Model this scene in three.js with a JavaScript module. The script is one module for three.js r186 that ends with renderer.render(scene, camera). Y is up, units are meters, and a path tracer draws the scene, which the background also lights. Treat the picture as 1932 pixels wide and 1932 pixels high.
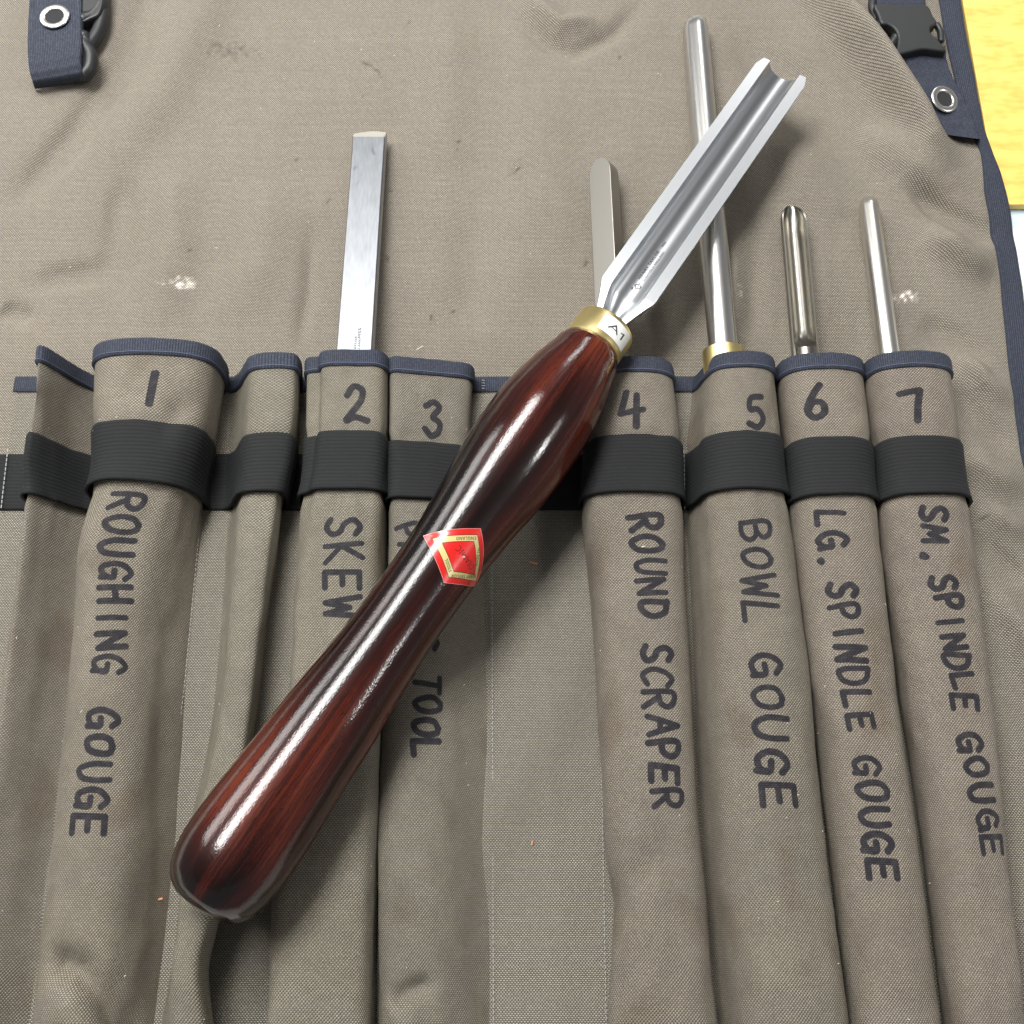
import * as THREE from 'three';
import { ImprovedNoise } from 'three/addons/math/ImprovedNoise.js';
import { RoundedBoxGeometry } from 'three/addons/geometries/RoundedBoxGeometry.js';
import { mergeGeometries, toCreasedNormals } from 'three/addons/utils/BufferGeometryUtils.js';
import { RectAreaLightUniformsLib } from 'three/addons/lights/RectAreaLightUniformsLib.js';

// ------------------------------------------------------------------ camera
const scene = new THREE.Scene();
const FOV = 48.2, TILT = THREE.MathUtils.degToRad(20.5), DIST = 0.59;
const camera = new THREE.PerspectiveCamera(FOV, 1, 0.02, 30);
camera.position.set(0, DIST * Math.cos(TILT), DIST * Math.sin(TILT));
camera.up.set(0, 1, 0);
camera.lookAt(0, 0, 0);
const renderer = new THREE.WebGLRenderer({ antialias: true });
renderer.toneMapping = THREE.LinearToneMapping;
renderer.toneMappingExposure = 2.28;
renderer.shadowMap.enabled = true;
// ------------------------------------------------------------------ light: ceiling fixtures in a workshop with dim walls
RectAreaLightUniformsLib.init();
scene.background = new THREE.Color(0.10, 0.10, 0.103);
// [x, y, z, length, width, down intensity, up intensity]
const FIXTURES = [
  [-0.47, 1.72, -0.74, 1.50, 0.56, 8.8, 0.9],
  [2.40, 1.78, 0.20, 0.50, 0.40, 16.0, 1.2],
  [-2.35, 1.78, -1.75, 1.60, 1.80, 1.5, 0.2],
  [1.05, 1.78, -3.10, 1.45, 0.40, 3.0, 0.8],  // added lamp, brightens the far ceiling and the gouge shafts
];
const FIXTURE_DIR = new THREE.Vector3(0.575, 0, -0.819).normalize();

// ------------------------------------------------------------------ helpers
const mm = 0.001, PN = new ImprovedNoise();
const clamp = THREE.MathUtils.clamp, lerp = THREE.MathUtils.lerp, sstep = (a, b, x) => { const t = clamp((x - a) / (b - a), 0, 1); return t * t * (3 - 2 * t); };
let rs = 12345; const rnd = () => { rs = (rs * 1664525 + 1013904223) >>> 0; return rs / 4294967296; };
const hash = (a, b) => { let h = (Math.imul(a | 0, 374761393) + Math.imul(b | 0, 668265263)) | 0; h = Math.imul(h ^ (h >>> 13), 1274126177); return ((h ^ (h >>> 16)) >>> 0) / 4294967296; };
const noise = (x, y, z = 0) => PN.noise(x + 100.3, y + 71.7, z + 33.1);
const V3 = (x, y, z) => new THREE.Vector3(x, y, z);
// a place on the bench: the photograph's point (in 1932nds of its side) at a height in millimetres
const FPX = 966 / Math.tan(THREE.MathUtils.degToRad(FOV / 2)), CA = Math.cos(TILT), SA = Math.sin(TILT);
function at(px, py, h = 0) {
  const dx = (px - 966) / FPX, dy = -(py - 966) / FPX;
  const d = V3(dx, SA * dy - CA, -CA * dy - SA);
  return camera.position.clone().addScaledVector(d, (h * mm - camera.position.y) / d.y);
}
const depthOf = (p) => p.clone().sub(camera.position).dot(V3(0, -CA, -SA));
const perPx = (p) => depthOf(p) / FPX;          // metres per picture unit at a point
function seenAt(p) { const q = p.clone().sub(camera.position), d = q.dot(V3(0, -CA, -SA)); return [966 + FPX * q.x / d, 966 - FPX * q.dot(V3(0, SA, -CA)) / d]; }
const seen = new Map();
const numbered = (n) => { const k = seen.get(n) ?? 0; seen.set(n, k + 1); return k ? `${n}_${String(k).padStart(3, '0')}` : n; };
function thing(name, label, category, group) { const o = new THREE.Group(); o.name = numbered(name); o.userData = { label, category }; if (group) o.userData.group = group; scene.add(o); return o; }
function part(name, geo, mat, parent, label) {
  const o = new THREE.Mesh(geo, mat); o.name = name; o.castShadow = o.receiveShadow = true;
  if (label) o.userData.label = label;
  parent.add(o); return o;
}
function struct(name, geo, mat) { const o = part(name, geo, mat, scene); o.userData.kind = 'structure'; return o; }
const creased = (g, a) => { g.scale(1e5, 1e5, 1e5); const n = toCreasedNormals(g, a); n.scale(1e-5, 1e-5, 1e-5); return n; };   // the helper compares places to a hundredth of a unit
function gridGeo(nu, nv, f, closeU = false) {   // f(i, j) -> [x, y, z, u, v]
  const pos = [], uv = [], idx = [];
  for (let j = 0; j <= nv; j++) for (let i = 0; i <= nu; i++) { const p = f(i, j); pos.push(p[0], p[1], p[2]); uv.push(p[3] ?? i / nu, p[4] ?? j / nv); }
  for (let j = 0; j < nv; j++) for (let i = 0; i < nu; i++) { const a = j * (nu + 1) + i, b = a + 1, c = a + nu + 1, d = c + 1; idx.push(a, c, b, b, c, d); }
  const g = new THREE.BufferGeometry();
  g.setAttribute('position', new THREE.Float32BufferAttribute(pos, 3)); g.setAttribute('uv', new THREE.Float32BufferAttribute(uv, 2)); g.setIndex(idx); g.computeVertexNormals();
  return g;
}
// cubic through table values (x ascending)
function curve(xs, ys) {
  const n = xs.length, m = ys.map((_, i) => i === 0 ? (ys[1] - ys[0]) / (xs[1] - xs[0]) : i === n - 1 ? (ys[n - 1] - ys[n - 2]) / (xs[n - 1] - xs[n - 2]) : (ys[i + 1] - ys[i - 1]) / (xs[i + 1] - xs[i - 1]));
  return (x) => {
    if (x <= xs[0]) return ys[0] + (x - xs[0]) * m[0];
    if (x >= xs[n - 1]) return ys[n - 1] + (x - xs[n - 1]) * m[n - 1];
    let i = 0; while (x > xs[i + 1]) i++;
    const h = xs[i + 1] - xs[i], t = (x - xs[i]) / h, t2 = t * t, t3 = t2 * t;
    return (2 * t3 - 3 * t2 + 1) * ys[i] + (t3 - 2 * t2 + t) * h * m[i] + (3 * t2 - 2 * t3) * ys[i + 1] + (t3 - t2) * h * m[i + 1];
  };
}
// a slab with rounded edges: outline given in the picture's units at its top height, standing on the bench plane's up direction
function slab(poly, top, thick, bevel = 0.6, holes = []) {
  const w = (p) => { const q = at(p[0], p[1], top); return new THREE.Vector2(q.x, -q.z); };
  const s = new THREE.Shape(poly.map(w)); for (const h of holes) s.holes.push(new THREE.Path(h.map(w)));
  const g = new THREE.ExtrudeGeometry(s, { depth: (thick - 2 * bevel) * mm, bevelEnabled: true, bevelThickness: bevel * mm, bevelSize: bevel * mm, bevelOffset: -bevel * mm, bevelSegments: 3, curveSegments: 10 });
  g.rotateX(-Math.PI / 2); g.translate(0, (top - thick + bevel) * mm, 0);
  return g;
}
const smooth = (pts, n, closed = true) => new THREE.CatmullRomCurve3(pts.map((p) => V3(p[0], p[1], 0)), closed, 'centripetal').getPoints(n).map((p) => [p.x, p.y]);

// ------------------------------------------------------------------ textures
function canvasTex(w, h, paint, srgb = true) {
  const c = document.createElement('canvas'); c.width = w; c.height = h; const x = c.getContext('2d'); paint(x, w, h);
  const t = new THREE.CanvasTexture(c); if (srgb) t.colorSpace = THREE.SRGBColorSpace; t.wrapS = t.wrapT = THREE.RepeatWrapping; t.magFilter = THREE.LinearFilter; return t;
}
function pixelTex(w, h, f, srgb = true) {   // f(x, y) -> [r, g, b] 0..255; row 0 lies at v = 0
  const d = new Uint8Array(w * h * 4);
  for (let y = 0; y < h; y++) for (let x = 0; x < w; x++) { const c = f(x, y), o = (y * w + x) * 4; d[o] = clamp(c[0], 0, 255); d[o + 1] = clamp(c[1], 0, 255); d[o + 2] = clamp(c[2], 0, 255); d[o + 3] = 255; }
  const t = new THREE.DataTexture(d, w, h, THREE.RGBAFormat); if (srgb) t.colorSpace = THREE.SRGBColorSpace; t.wrapS = t.wrapT = THREE.RepeatWrapping; t.magFilter = t.minFilter = THREE.LinearFilter; t.needsUpdate = true; return t;
}
// plain weave of a heavy nylon canvas: staggered weft floats, shade of the gaps painted into the warp colour, in millimetres
const PX = 1.4, PY = 0.8;
function weave(x, y) {
  const r = Math.floor(y / PY), xx = x / PX + (r & 1 ? 0.5 : 0), c = Math.floor(xx), fx = xx - c - 0.5, fy = y / PY - r - 0.5;
  const d = (fx / 0.46) ** 2 + (fy / 0.5) ** 2;
  return [sstep(1.15, 0.25, d), c, r];
}
const WARP_SHADE = [77, 73, 66], WEFT = [162, 156, 142];
const TW = 42, TH = 40;   // tile in mm
const wrapC = (c, n) => ((c % n) + n) % n;
const weaveTile = pixelTex(672, 640, (x, y) => {
  const [s, c, r] = weave(x * TW / 672, y * TH / 640), k = 0.94 + 0.12 * hash(wrapC(c, 30), r), k2 = 0.985 + 0.03 * hash(r, 99);
  return [0, 1, 2].map((i) => lerp(WARP_SHADE[i] * (0.96 + 0.08 * hash(wrapC(c, 30), r + 7)), WEFT[i] * k, s) * k2);
});
const weaveBump = pixelTex(672, 640, (x, y) => { const [s, c, r] = weave(x * TW / 672, y * TH / 640), h = 255 * s * (0.85 + 0.15 * hash(wrapC(c, 30), r)); return [h, h, h]; }, false);
for (const t of [weaveTile, weaveBump]) t.repeat.set(1000 / TW, 1000 / TH);
// navy grosgrain webbing and black ribbed elastic
const webTile = pixelTex(256, 256, (x, y) => {
  const X = x / 256 * 12, Y = y / 256 * 12, c = Math.floor(X / 1.0), fx = X - c - .5, yy = Y / 0.75 + (c & 1 ? .5 : 0), r = Math.floor(yy), fy = yy - r - .5;
  const s = sstep(0.3, 0.1, fx * fx + fy * fy * .6), k = 0.85 + .3 * hash(c, wrapC(r, 16));
  return [lerp(13, 54, s) * k, lerp(15, 60, s) * k, lerp(21, 76, s) * k];
});
const webBump = pixelTex(256, 256, (x, y) => { const X = x / 256 * 12, Y = y / 256 * 12, c = Math.floor(X), fx = X - c - .5, yy = Y / 0.75 + (c & 1 ? .5 : 0), fy = yy - Math.floor(yy) - .5, s = 255 * sstep(.3, .05, fx * fx + fy * fy * .6); return [s, s, s]; }, false);
for (const t of [webTile, webBump]) t.repeat.set(1000 / 12, 1000 / 12);
const ribTile = pixelTex(256, 256, (x, y) => {
  const Y = y / 256 * 16, f = Y - Math.floor(Y) - .5, s = sstep(.48, .2, Math.abs(f)), k = .88 + .24 * hash(x >> 1, y >> 1), fleck = hash(x >> 1, Math.floor(Y) + 500) > .86 && Math.abs(f) < .2 ? 1.5 : 1;
  return [lerp(11, 17, s) * k * fleck, lerp(12, 19, s) * k * fleck, lerp(13, 21, s) * k * fleck];
});
const ribBump = pixelTex(64, 256, (x, y) => { const Y = y / 256 * 16, f = Math.abs(Y - Math.floor(Y) - .5), s = 255 * sstep(.5, .1, f); return [s, s, s]; }, false);
for (const t of [ribTile, ribBump]) t.repeat.set(1000 / 25, 1000 / 26);
const grain = pixelTex(512, 512, (x, y) => { const s = 128 + 60 * noise(x / 3, y / 90, 3) + 40 * (hash(x, y >> 4) - .5); return [s, s, s]; }, false);
const peel = pixelTex(512, 512, (x, y) => { const w = (a, b) => noise(a, b, 5); const s = 128 + 70 * w(x / 9, y / 14) + 60 * w(x / 4, y / 6); return [s, s, s]; }, false);

// ------------------------------------------------------------------ materials
const std = (o) => new THREE.MeshStandardMaterial({ side: THREE.DoubleSide, ...o }), phys = (o) => new THREE.MeshPhysicalMaterial({ side: THREE.DoubleSide, ...o });
const mCanvas = phys({ map: weaveTile, bumpMap: weaveBump, bumpScale: 0.0003, roughness: .72, vertexColors: true, sheen: .15, sheenRoughness: .6, sheenColor: new THREE.Color(.8, .76, .68) });
const mPanel = phys({ map: weaveTile, bumpMap: weaveBump, bumpScale: 0.0003, roughness: .72, color: new THREE.Color(.97, .965, .95) });
const mWeb = std({ map: webTile, bumpMap: webBump, bumpScale: 0.0002, roughness: .75 });
const mRib = std({ map: ribTile, bumpMap: ribBump, bumpScale: 0.00011, roughness: .85 });
const mThread = std({ color: new THREE.Color(.42, .43, .42), roughness: .8 });
const mNavyThread = std({ color: new THREE.Color(.085, .105, .165), roughness: .7 });
const mPlastic = phys({ color: new THREE.Color(.016, .017, .018), roughness: .45 });
const mNickel = std({ color: new THREE.Color(.72, .70, .66), metalness: 1, roughness: .3 });
const mBrass = phys({ color: new THREE.Color(.68, .55, .25), metalness: 1, roughness: .36, anisotropy: .4 });
const mSteel = std({ color: new THREE.Color(.53, .545, .56), metalness: 1, roughness: .3 });
const mSteelDull = std({ color: new THREE.Color(.36, .345, .31), metalness: 1, roughness: .34 });
const mSteelBright = std({ color: new THREE.Color(.30, .285, .25), metalness: 1, roughness: .285 });

// ------------------------------------------------------------------ the bench
const benchMat = std({ color: new THREE.Color(.62, .62, .58), roughness: .6 });
struct('workbench_top', (() => { const g = new THREE.BoxGeometry(1.5, .03, 1.2); g.translate(0, -.022, 0); return g; })(), benchMat);

// ------------------------------------------------------------------ the ceiling and its lamps
struct('ceiling', (() => { const g = new THREE.BoxGeometry(7, .05, 6); g.translate(-.2, 2.45, -.3); return g; })(), std({ color: new THREE.Color(.5, .51, .52), roughness: .9 }));
const FIX_LABELS = ['white ceiling light hanging straight above the bench', 'white ceiling light hanging beyond the near right corner', 'white ceiling light hanging beyond the far left corner', 'added ceiling light past the far edge of the bench, brightening the ceiling and gouge shafts'];
FIXTURES.forEach(([x, y, z, len, wid, dn, up], i) => {
  const f = thing('ceiling_light', FIX_LABELS[i], 'ceiling light', 'ceiling lights over the bench');
  f.position.set(x, y, z); f.rotation.y = Math.atan2(-FIXTURE_DIR.z, FIXTURE_DIR.x);
  part('housing', new RoundedBoxGeometry(len + .04, .05, wid + .04, 2, .008), std({ color: new THREE.Color(.75, .75, .75), roughness: .5 }), f);
  const d = part('diffuser', new RoundedBoxGeometry(len, .01, wid, 2, .004), std({ color: new THREE.Color(.8, .8, .8), emissive: new THREE.Color(1, .99, .96), emissiveIntensity: 2 }), f); d.position.y = -.03;
  const u = part('added_uplight', new RoundedBoxGeometry(len, .01, wid, 2, .004), std({ color: new THREE.Color(.8, .8, .8), emissive: new THREE.Color(1, .99, .96), emissiveIntensity: 1 }), f); u.position.y = .03;  // added up-facing glow that brightens the ceiling
  for (const [s, p] of [[-1, dn], [1, up]]) {
    const l = new THREE.RectAreaLight(new THREE.Color(1, .99, .975), p, len, wid); l.name = 'lamp_light'; l.position.y = s * .04; l.rotation.x = s * Math.PI / 2; f.add(l);
  }
});

// ------------------------------------------------------------------ the tool roll
const roll = thing('tool_roll', 'grey-brown canvas tool roll with navy edging and numbered pockets, spread open under the tools', 'tool roll');
const Z_MOUTH = at(966, 713, 2).z, Z_END = at(966, 2010, 0).z, Z_TOP = at(966, -110, 0).z;
const Z_B0 = at(966, 857, 2).z, Z_B1 = at(966, 962, 2).z;

// right-hand edge of the canvas: inner and outer line of its navy binding
const EDGE = [[-120, 1745, 1788], [0, 1771, 1813], [61, 1782, 1823], [155, 1803, 1842], [239, 1828, 1858], [284, 1850, 1873], [327, 1855, 1889], [371, 1858, 1901], [450, 1873, 1914], [520, 1883, 1925], [639, 1897, 1943], [775, 1912, 1962], [889, 1930, 1984], [1200, 1985, 2040], [1600, 2040, 2095], [2100, 2100, 2155]];
const edgeH = (py) => lerp(1.5, -3.8, sstep(330, 430, py)) + 1.2 * Math.sin(py / 47) * sstep(430, 520, py) * sstep(1000, 800, py);
const EZ = EDGE.map((e) => at(e[1], e[0], edgeH(e[0])).z);
const edgeIn = curve(EZ, EDGE.map((e) => at(e[1], e[0], edgeH(e[0])).x)), edgeOut = curve(EZ, EDGE.map((e) => at(e[2], e[0], edgeH(e[0])).x)), edgeY = curve(EZ, EDGE.map((e) => edgeH(e[0]) * mm));

// folds of the canvas: [line of picture points, half width, height in mm]
const FOLDS = [
  [[[300, -60], [235, 120], [130, 270], [30, 380]], 34, -3.2], [[[420, -60], [330, 140], [210, 330]], 60, 2.6],
  [[[235, 330], [225, 450], [215, 570]], 30, -2.6], [[[60, 530], [140, 520], [230, 500]], 26, -2.2], [[[0, 580], [60, 600]], 20, -2],
  [[[330, 300], [330, 460], [300, 620]], 46, 2.2], [[[520, 330], [500, 480], [430, 620]], 50, 1.4], [[[590, 420], [580, 560], [560, 660]], 18, -1.2],
  [[[960, 20], [1035, 85], [1085, 98], [1150, 70], [1210, 10]], 20, -2.0], [[[985, -10], [1060, 50], [1130, 40]], 24, 2.2],
  [[[830, 0], [850, 160], [840, 330]], 60, 1.5], [[[1000, 160], [1020, 300], [1010, 460]], 70, 1.6], [[[900, 330], [890, 520], [880, 640]], 50, -1.2],
  [[[1383, 440], [1383, 560], [1386, 650]], 16, 1.8], [[[1425, 470], [1425, 640]], 22, -1.3], [[[1250, 420], [1240, 560], [1250, 650]], 30, -1.6],
  [[[1380, 60], [1470, 140], [1570, 230], [1690, 350]], 46, -3.4], [[[1420, 240], [1520, 330], [1600, 420]], 50, 1.6],
  [[[1490, -80], [1570, 20], [1640, 110], [1700, 200], [1755, 280], [1800, 330]], 40, 8], [[[1600, 250], [1690, 300], [1780, 380]], 55, 4.0],
  [[[1690, 60], [1760, 180], [1830, 270]], 26, -2.5],
  [[[1700, 340], [1770, 395], [1850, 432], [1885, 440]], 22, -4.2], [[[1740, 440], [1820, 490], [1880, 510]], 34, 4.4],
  [[[1730, 610], [1800, 640], [1870, 690]], 28, -2.6], [[[1790, 720], [1850, 790], [1915, 850]], 24, -2.4], [[[1800, 640], [1860, 720], [1920, 760]], 22, 2.8], [[[1810, 860], [1870, 900], [1940, 920]], 30, 2.8],
  [[[1830, 1010], [1880, 1050], [1940, 1100]], 22, -2.8], [[[1850, 960], [1900, 990], [1950, 1010]], 20, 2], [[[1850, 1110], [1920, 1180], [1960, 1240]], 26, 2.6], [[[1860, 1210], [1910, 1290], [1950, 1400]], 26, -3], [[[1890, 1380], [1930, 1500]], 26, 2.2],
];
const FW = FOLDS.map(([l, w, h]) => [l.map((p) => at(p[0], p[1], 0)), w * perPx(V3(0, 0, 0)), h * 2.9 * mm]);
function sheetH(x, z) {
  let y = 0;
  for (const [l, w, h] of FW) {
    let best = 1e9, along = 0;
    for (let i = 0; i < l.length - 1; i++) {
      const ax = l[i].x, az = l[i].z, bx = l[i + 1].x - ax, bz = l[i + 1].z - az, t = clamp(((x - ax) * bx + (z - az) * bz) / (bx * bx + bz * bz), 0, 1);
      const dx = x - ax - bx * t, dz = z - az - bz * t; const d2 = dx * dx + dz * dz; if (d2 < best) { best = d2; along = (i + t) / (l.length - 1); }
    }
    if (best < 9 * w * w) y += h * Math.exp(-best / (w * w)) * sstep(-.12, .35, along) * sstep(1.12, .65, along);
  }
  y += 2.4 * mm * noise(x * 11, z * 9) + 1.0 * mm * noise(x * 28, z * 24, 4) + 0.16 * mm * noise(x * 90, z * 80, 9);
  if (y < -2.5 * mm) y = -2.5 * mm - 3 * mm * (1 - Math.exp((y + 2.5 * mm) / (3 * mm)));
  const under = sstep(Z_MOUTH - .02, Z_MOUTH + .01, z) * sstep(.245, .215, x - (z - Z_MOUTH) * .10);   // flat beneath the pockets
  y = lerp(y, -1.5 * mm, under);
  const e = edgeOut(z) - x; // towards the binding
  return lerp(edgeY(z) + (y > 0 ? y * .35 : y * .5), y, sstep(0, .045, e));
}
const stains = [];   // [x, z, radius, r, g, b, amount, raggedness]
{
  const S = (px, py, r, c, a) => { const p = at(px, py, 0); stains.push([p.x, p.z, r * 0.27 * mm, c, a]); };
  const chalk = [1.7, 1.72, 1.8], dirt = [.5, .48, .47], tan = [1.02, .95, .88];
  for (let i = 0; i < 46; i++) S(352 + 26 * (rnd() + rnd() - 1), 538 + 13 * (rnd() + rnd() - 1), 2 + 4 * rnd(), chalk, .9);
  for (let i = 0; i < 12; i++) S(310 + 40 * (rnd() - .5), 541 + 8 * (rnd() - .5), 2 + 2 * rnd(), chalk, .6);
  for (let i = 0; i < 46; i++) S(1712 + 34 * (rnd() + rnd() - 1), 560 + 14 * (rnd() + rnd() - 1), 2 + 4 * rnd(), chalk, .85);
  for (let i = 0; i < 14; i++) S(1394 + 10 * (rnd() - .5), 556 + 26 * (rnd() - .5), 2 + 2 * rnd(), chalk, .8);
  for (let i = 0; i < 12; i++) { const t = i / 11; S(686 + 34 * t, 118 + 26 * t * t + 3 * rnd(), 3 + 2 * rnd(), dirt, .75); }
  for (let i = 0; i < 8; i++) S(684 - 3 * i / 8, 180 + 4 * i, 2, dirt, .5);
  for (let i = 0; i < 60; i++) S(440 + 70 * (rnd() + rnd() - 1), 92 + 20 * (rnd() + rnd() - 1), 3 + 6 * rnd(), dirt, .3);
  for (const [a, b] of [[736, 357], [731, 488], [1107, 495], [1104, 499], [976, 321], [980, 318], [815, 600], [856, 588], [1312, 188], [865, 270], [862, 282], [772, 42], [1170, 110], [560, 300], [360, 480], [620, 380]]) for (let i = 0; i < 5; i++) S(a + 6 * (rnd() - .5), b + 8 * (rnd() - .5), 2 + 2.5 * rnd(), dirt, .7);
  for (let i = 0; i < 90; i++) S(700 + 560 * (rnd() - .5), 380 + 560 * (rnd() - .5), 2 + 3 * rnd(), dirt, .25 * rnd());
  for (let i = 0; i < 50; i++) S(1830 * rnd(), 640 * rnd(), 20 + 45 * rnd(), rnd() < .5 ? tan : [.93, .94, .95], .2);
  for (let i = 0; i < 30; i++) S(980 + 40 * (rnd() - .5), 318 + 30 * (rnd() - .5), 2 + 3 * rnd(), dirt, .35);
  S(1849, 980, 5, dirt, .9); S(1856, 978, 4, dirt, .8); S(1863, 977, 3, dirt, .6);
  for (let i = 0; i < 26; i++) S(1205 + 22 * (rnd() - .5), 520 + 20 * (rnd() - .5), 2 + 3 * rnd(), chalk, .18);
}
const cell = 0.03, bins = new Map();
stains.forEach((s) => { for (let a = Math.floor((s[0] - s[2]) / cell); a <= Math.floor((s[0] + s[2]) / cell); a++) for (let b = Math.floor((s[1] - s[2]) / cell); b <= Math.floor((s[1] + s[2]) / cell); b++) { const k = a + ',' + b; if (!bins.has(k)) bins.set(k, []); bins.get(k).push(s); } });
function stainAt(x, z) {
  const c = [1, 1, 1], m = 1 + .035 * noise(x * 14, z * 14, 2) + .03 * noise(x * 60, z * 60, 8);
  for (const s of bins.get(Math.floor(x / cell) + ',' + Math.floor(z / cell)) ?? []) {
    const d = Math.hypot(x - s[0], z - s[1]) / s[2]; if (d > 1) continue;
    const a = s[4] * sstep(1, .45, d * (1 + .6 * noise(x * 300, z * 300, 6)));
    for (let i = 0; i < 3; i++) c[i] *= lerp(1, s[3][i], a);
  }
  return c.map((v, i) => v * m * [1.06, 1.02, 1.0][i]);
}
{
  const X0 = -.36, NU = 520, NV = 560, col = [];
  const g = gridGeo(NU, NV, (i, j) => {
    const z = lerp(Z_TOP, Z_END, j / NV), xr = (edgeIn(z) + edgeOut(z)) / 2, x = lerp(X0, xr, i / NU);
    col.push(...stainAt(x, z));
    return [x, sheetH(x, z), z, x, -z];
  });
  g.setAttribute('color', new THREE.Float32BufferAttribute(col, 3));
  part('canvas_sheet', g, mCanvas, roll);
  // navy binding folded over the edge
  const NB = 300;
  const bd = gridGeo(10, NB, (i, j) => {
    const z = lerp(Z_TOP, Z_END, j / NB), a = edgeIn(z), b = edgeOut(z), t = i / 10, w = b - a;
    const ys = [0, 1.1, 1.5, 1.5, 1.4, 1.3, 1.3, 1.2, 1.0, -.2, -1.4], xs = [0, .01, .06, .2, .35, .5, .65, .8, .95, 1.0, .96];
    const x = a + w * xs[i], base = sheetH(Math.min(x, (a + b) / 2), z);
    return [x + .4 * mm * noise(z * 60, 5), base + ys[i] * mm, z, t * .016, -z];
  });
  part('edge_binding', bd, mWeb, roll);
}
// the flat panel behind the pockets with its own mouth edging and the elastic sewn across it
{
  const pl = curve([at(0, 713, 1).z, at(0, 960, 1).z, at(0, 1932, 1).z], [at(34, 713, 1).x, at(0, 960, 1).x, at(-150, 1932, 1).x]);
  const pr = curve([at(0, 713, 1).z, at(0, 960, 1).z, at(0, 1932, 1).z], [at(1700, 713, 1).x, at(1735, 960, 1).x, at(1860, 1932, 1).x]);
  const ph = (x, z) => 1.2 * mm + (.5 + .5 * noise(x * 26, z * 10, 11)) * 1.6 * mm * sstep(Z_B1, Z_B1 + .05, z) + .5 * mm * noise(x * 40, z * 30, 12) + .25 * mm * noise(x * 110, z * 60, 13)
    + 2.2 * mm * Math.exp(-((((x - at(1000, 0).x) * .8 + (z - at(0, 1400).z) * .45) / .012) ** 2)) * sstep(at(0, 1000).z, at(0, 1200).z, z);
  part('pocket_panel', gridGeo(400, 160, (i, j) => { const z = lerp(Z_MOUTH, Z_END, j / 160), x = lerp(pl(z), pr(z), i / 400); return [x, ph(x, z), z, x, -z]; }), mPanel, roll);
  const panel = roll.children[roll.children.length - 1];
  part('mouth_binding', gridGeo(400, 6, (i, j) => { const z = Z_MOUTH + [-.6, -.9, 0, 3, 6, 8.2, 8.3][j] * mm, x = lerp(pl(Z_MOUTH) - .001, pr(Z_MOUTH), i / 400); return [x, ph(x, Math.max(z, Z_MOUTH)) + [0, .6, 1.1, 1.2, 1.2, 1.0, .2][j] * mm, z, x, -z]; }), mWeb, panel);
  part('elastic_band', gridGeo(300, 6, (i, j) => { const t = [0, 0, .06, .5, .94, 1, 1][j], z = lerp(Z_B0, Z_B1, t), x = lerp(at(-60, 900, 1).x, pr(Z_B0), i / 300); return [x, ph(x, z) + [0, .9, 1.3, 1.3, 1.3, .9, 0][j] * mm, z, x, -t * .026]; }), mRib, panel);
}

// -------- pockets. rows: [picture y, left x, right x, height mm]
const T = {
  round: [[-.86, 0], [-.97, .18], [-1, .42], [-.93, .68], [-.74, .87], [-.4, .975], [0, 1], [.4, .975], [.74, .87], [.93, .68], [1, .42], [.97, .18], [.86, 0]],
  fold: [[-.75, 0], [-.9, .3], [-1, .7], [-.95, .93], [-.82, 1], [-.6, .93], [-.3, .72], [0, .5], [.3, .3], [.6, .14], [.85, .05], [1, .02], [1.05, 0]],
  wideTop: [[-.9, 0], [-1, .2], [-1.01, .5], [-.95, .74], [-.78, .9], [-.42, .985], [0, 1], [.4, .975], [.75, .89], [.94, .74], [1, .5], [.98, .2], [.9, 0]],
  wideLow: [[-.9, 0], [-1, .2], [-1, .5], [-.9, .78], [-.65, .95], [-.3, 1], [.05, .96], [.35, .85], [.55, .68], [.7, .48], [.82, .28], [.92, .12], [1, 0]],
  flap: [[-1.15, 0], [-1, .05], [-.75, .25], [-.5, .6], [-.25, .88], [0, .97], [.35, 1], [.7, 1], [.92, .96], [1, .8], [.98, .5], [.9, .2], [.8, 0]],
  step: [[-.95, 0], [-1, .2], [-1, .5], [-.96, .70], [-.8, .76], [-.64, .79], [-.56, .93], [-.2, 1], [.3, 1], [.85, .95], [.99, .75], [1, .35], [.95, 0]],
  box: [[-.92, 0], [-1, .2], [-1, .5], [-.95, .76], [-.82, .92], [-.5, .985], [0, 1], [.5, .985], [.82, .92], [.95, .76], [1, .5], [1, .2], [.94, 0]],
  tiltTop: [[-.98, 0], [-1, .3], [-1, .7], [-.95, .95], [-.8, 1], [-.4, .94], [0, .87], [.4, .79], [.75, .72], [.93, .6], [.99, .4], [.98, .2], [.95, 0]],
  tiltLow: [[-.92, 0], [-1, .25], [-1, .55], [-.93, .82], [-.75, .97], [-.45, 1], [-.1, .93], [.2, .78], [.45, .55], [.65, .34], [.8, .18], [.92, .06], [1, 0]],
  flare: [[-1, 0], [-.93, .08], [-.85, .25], [-.77, .5], [-.66, .75], [-.42, .93], [0, 1], [.4, .98], [.75, .87], [.94, .68], [1, .42], [.97, .18], [.86, 0]],
};
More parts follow.
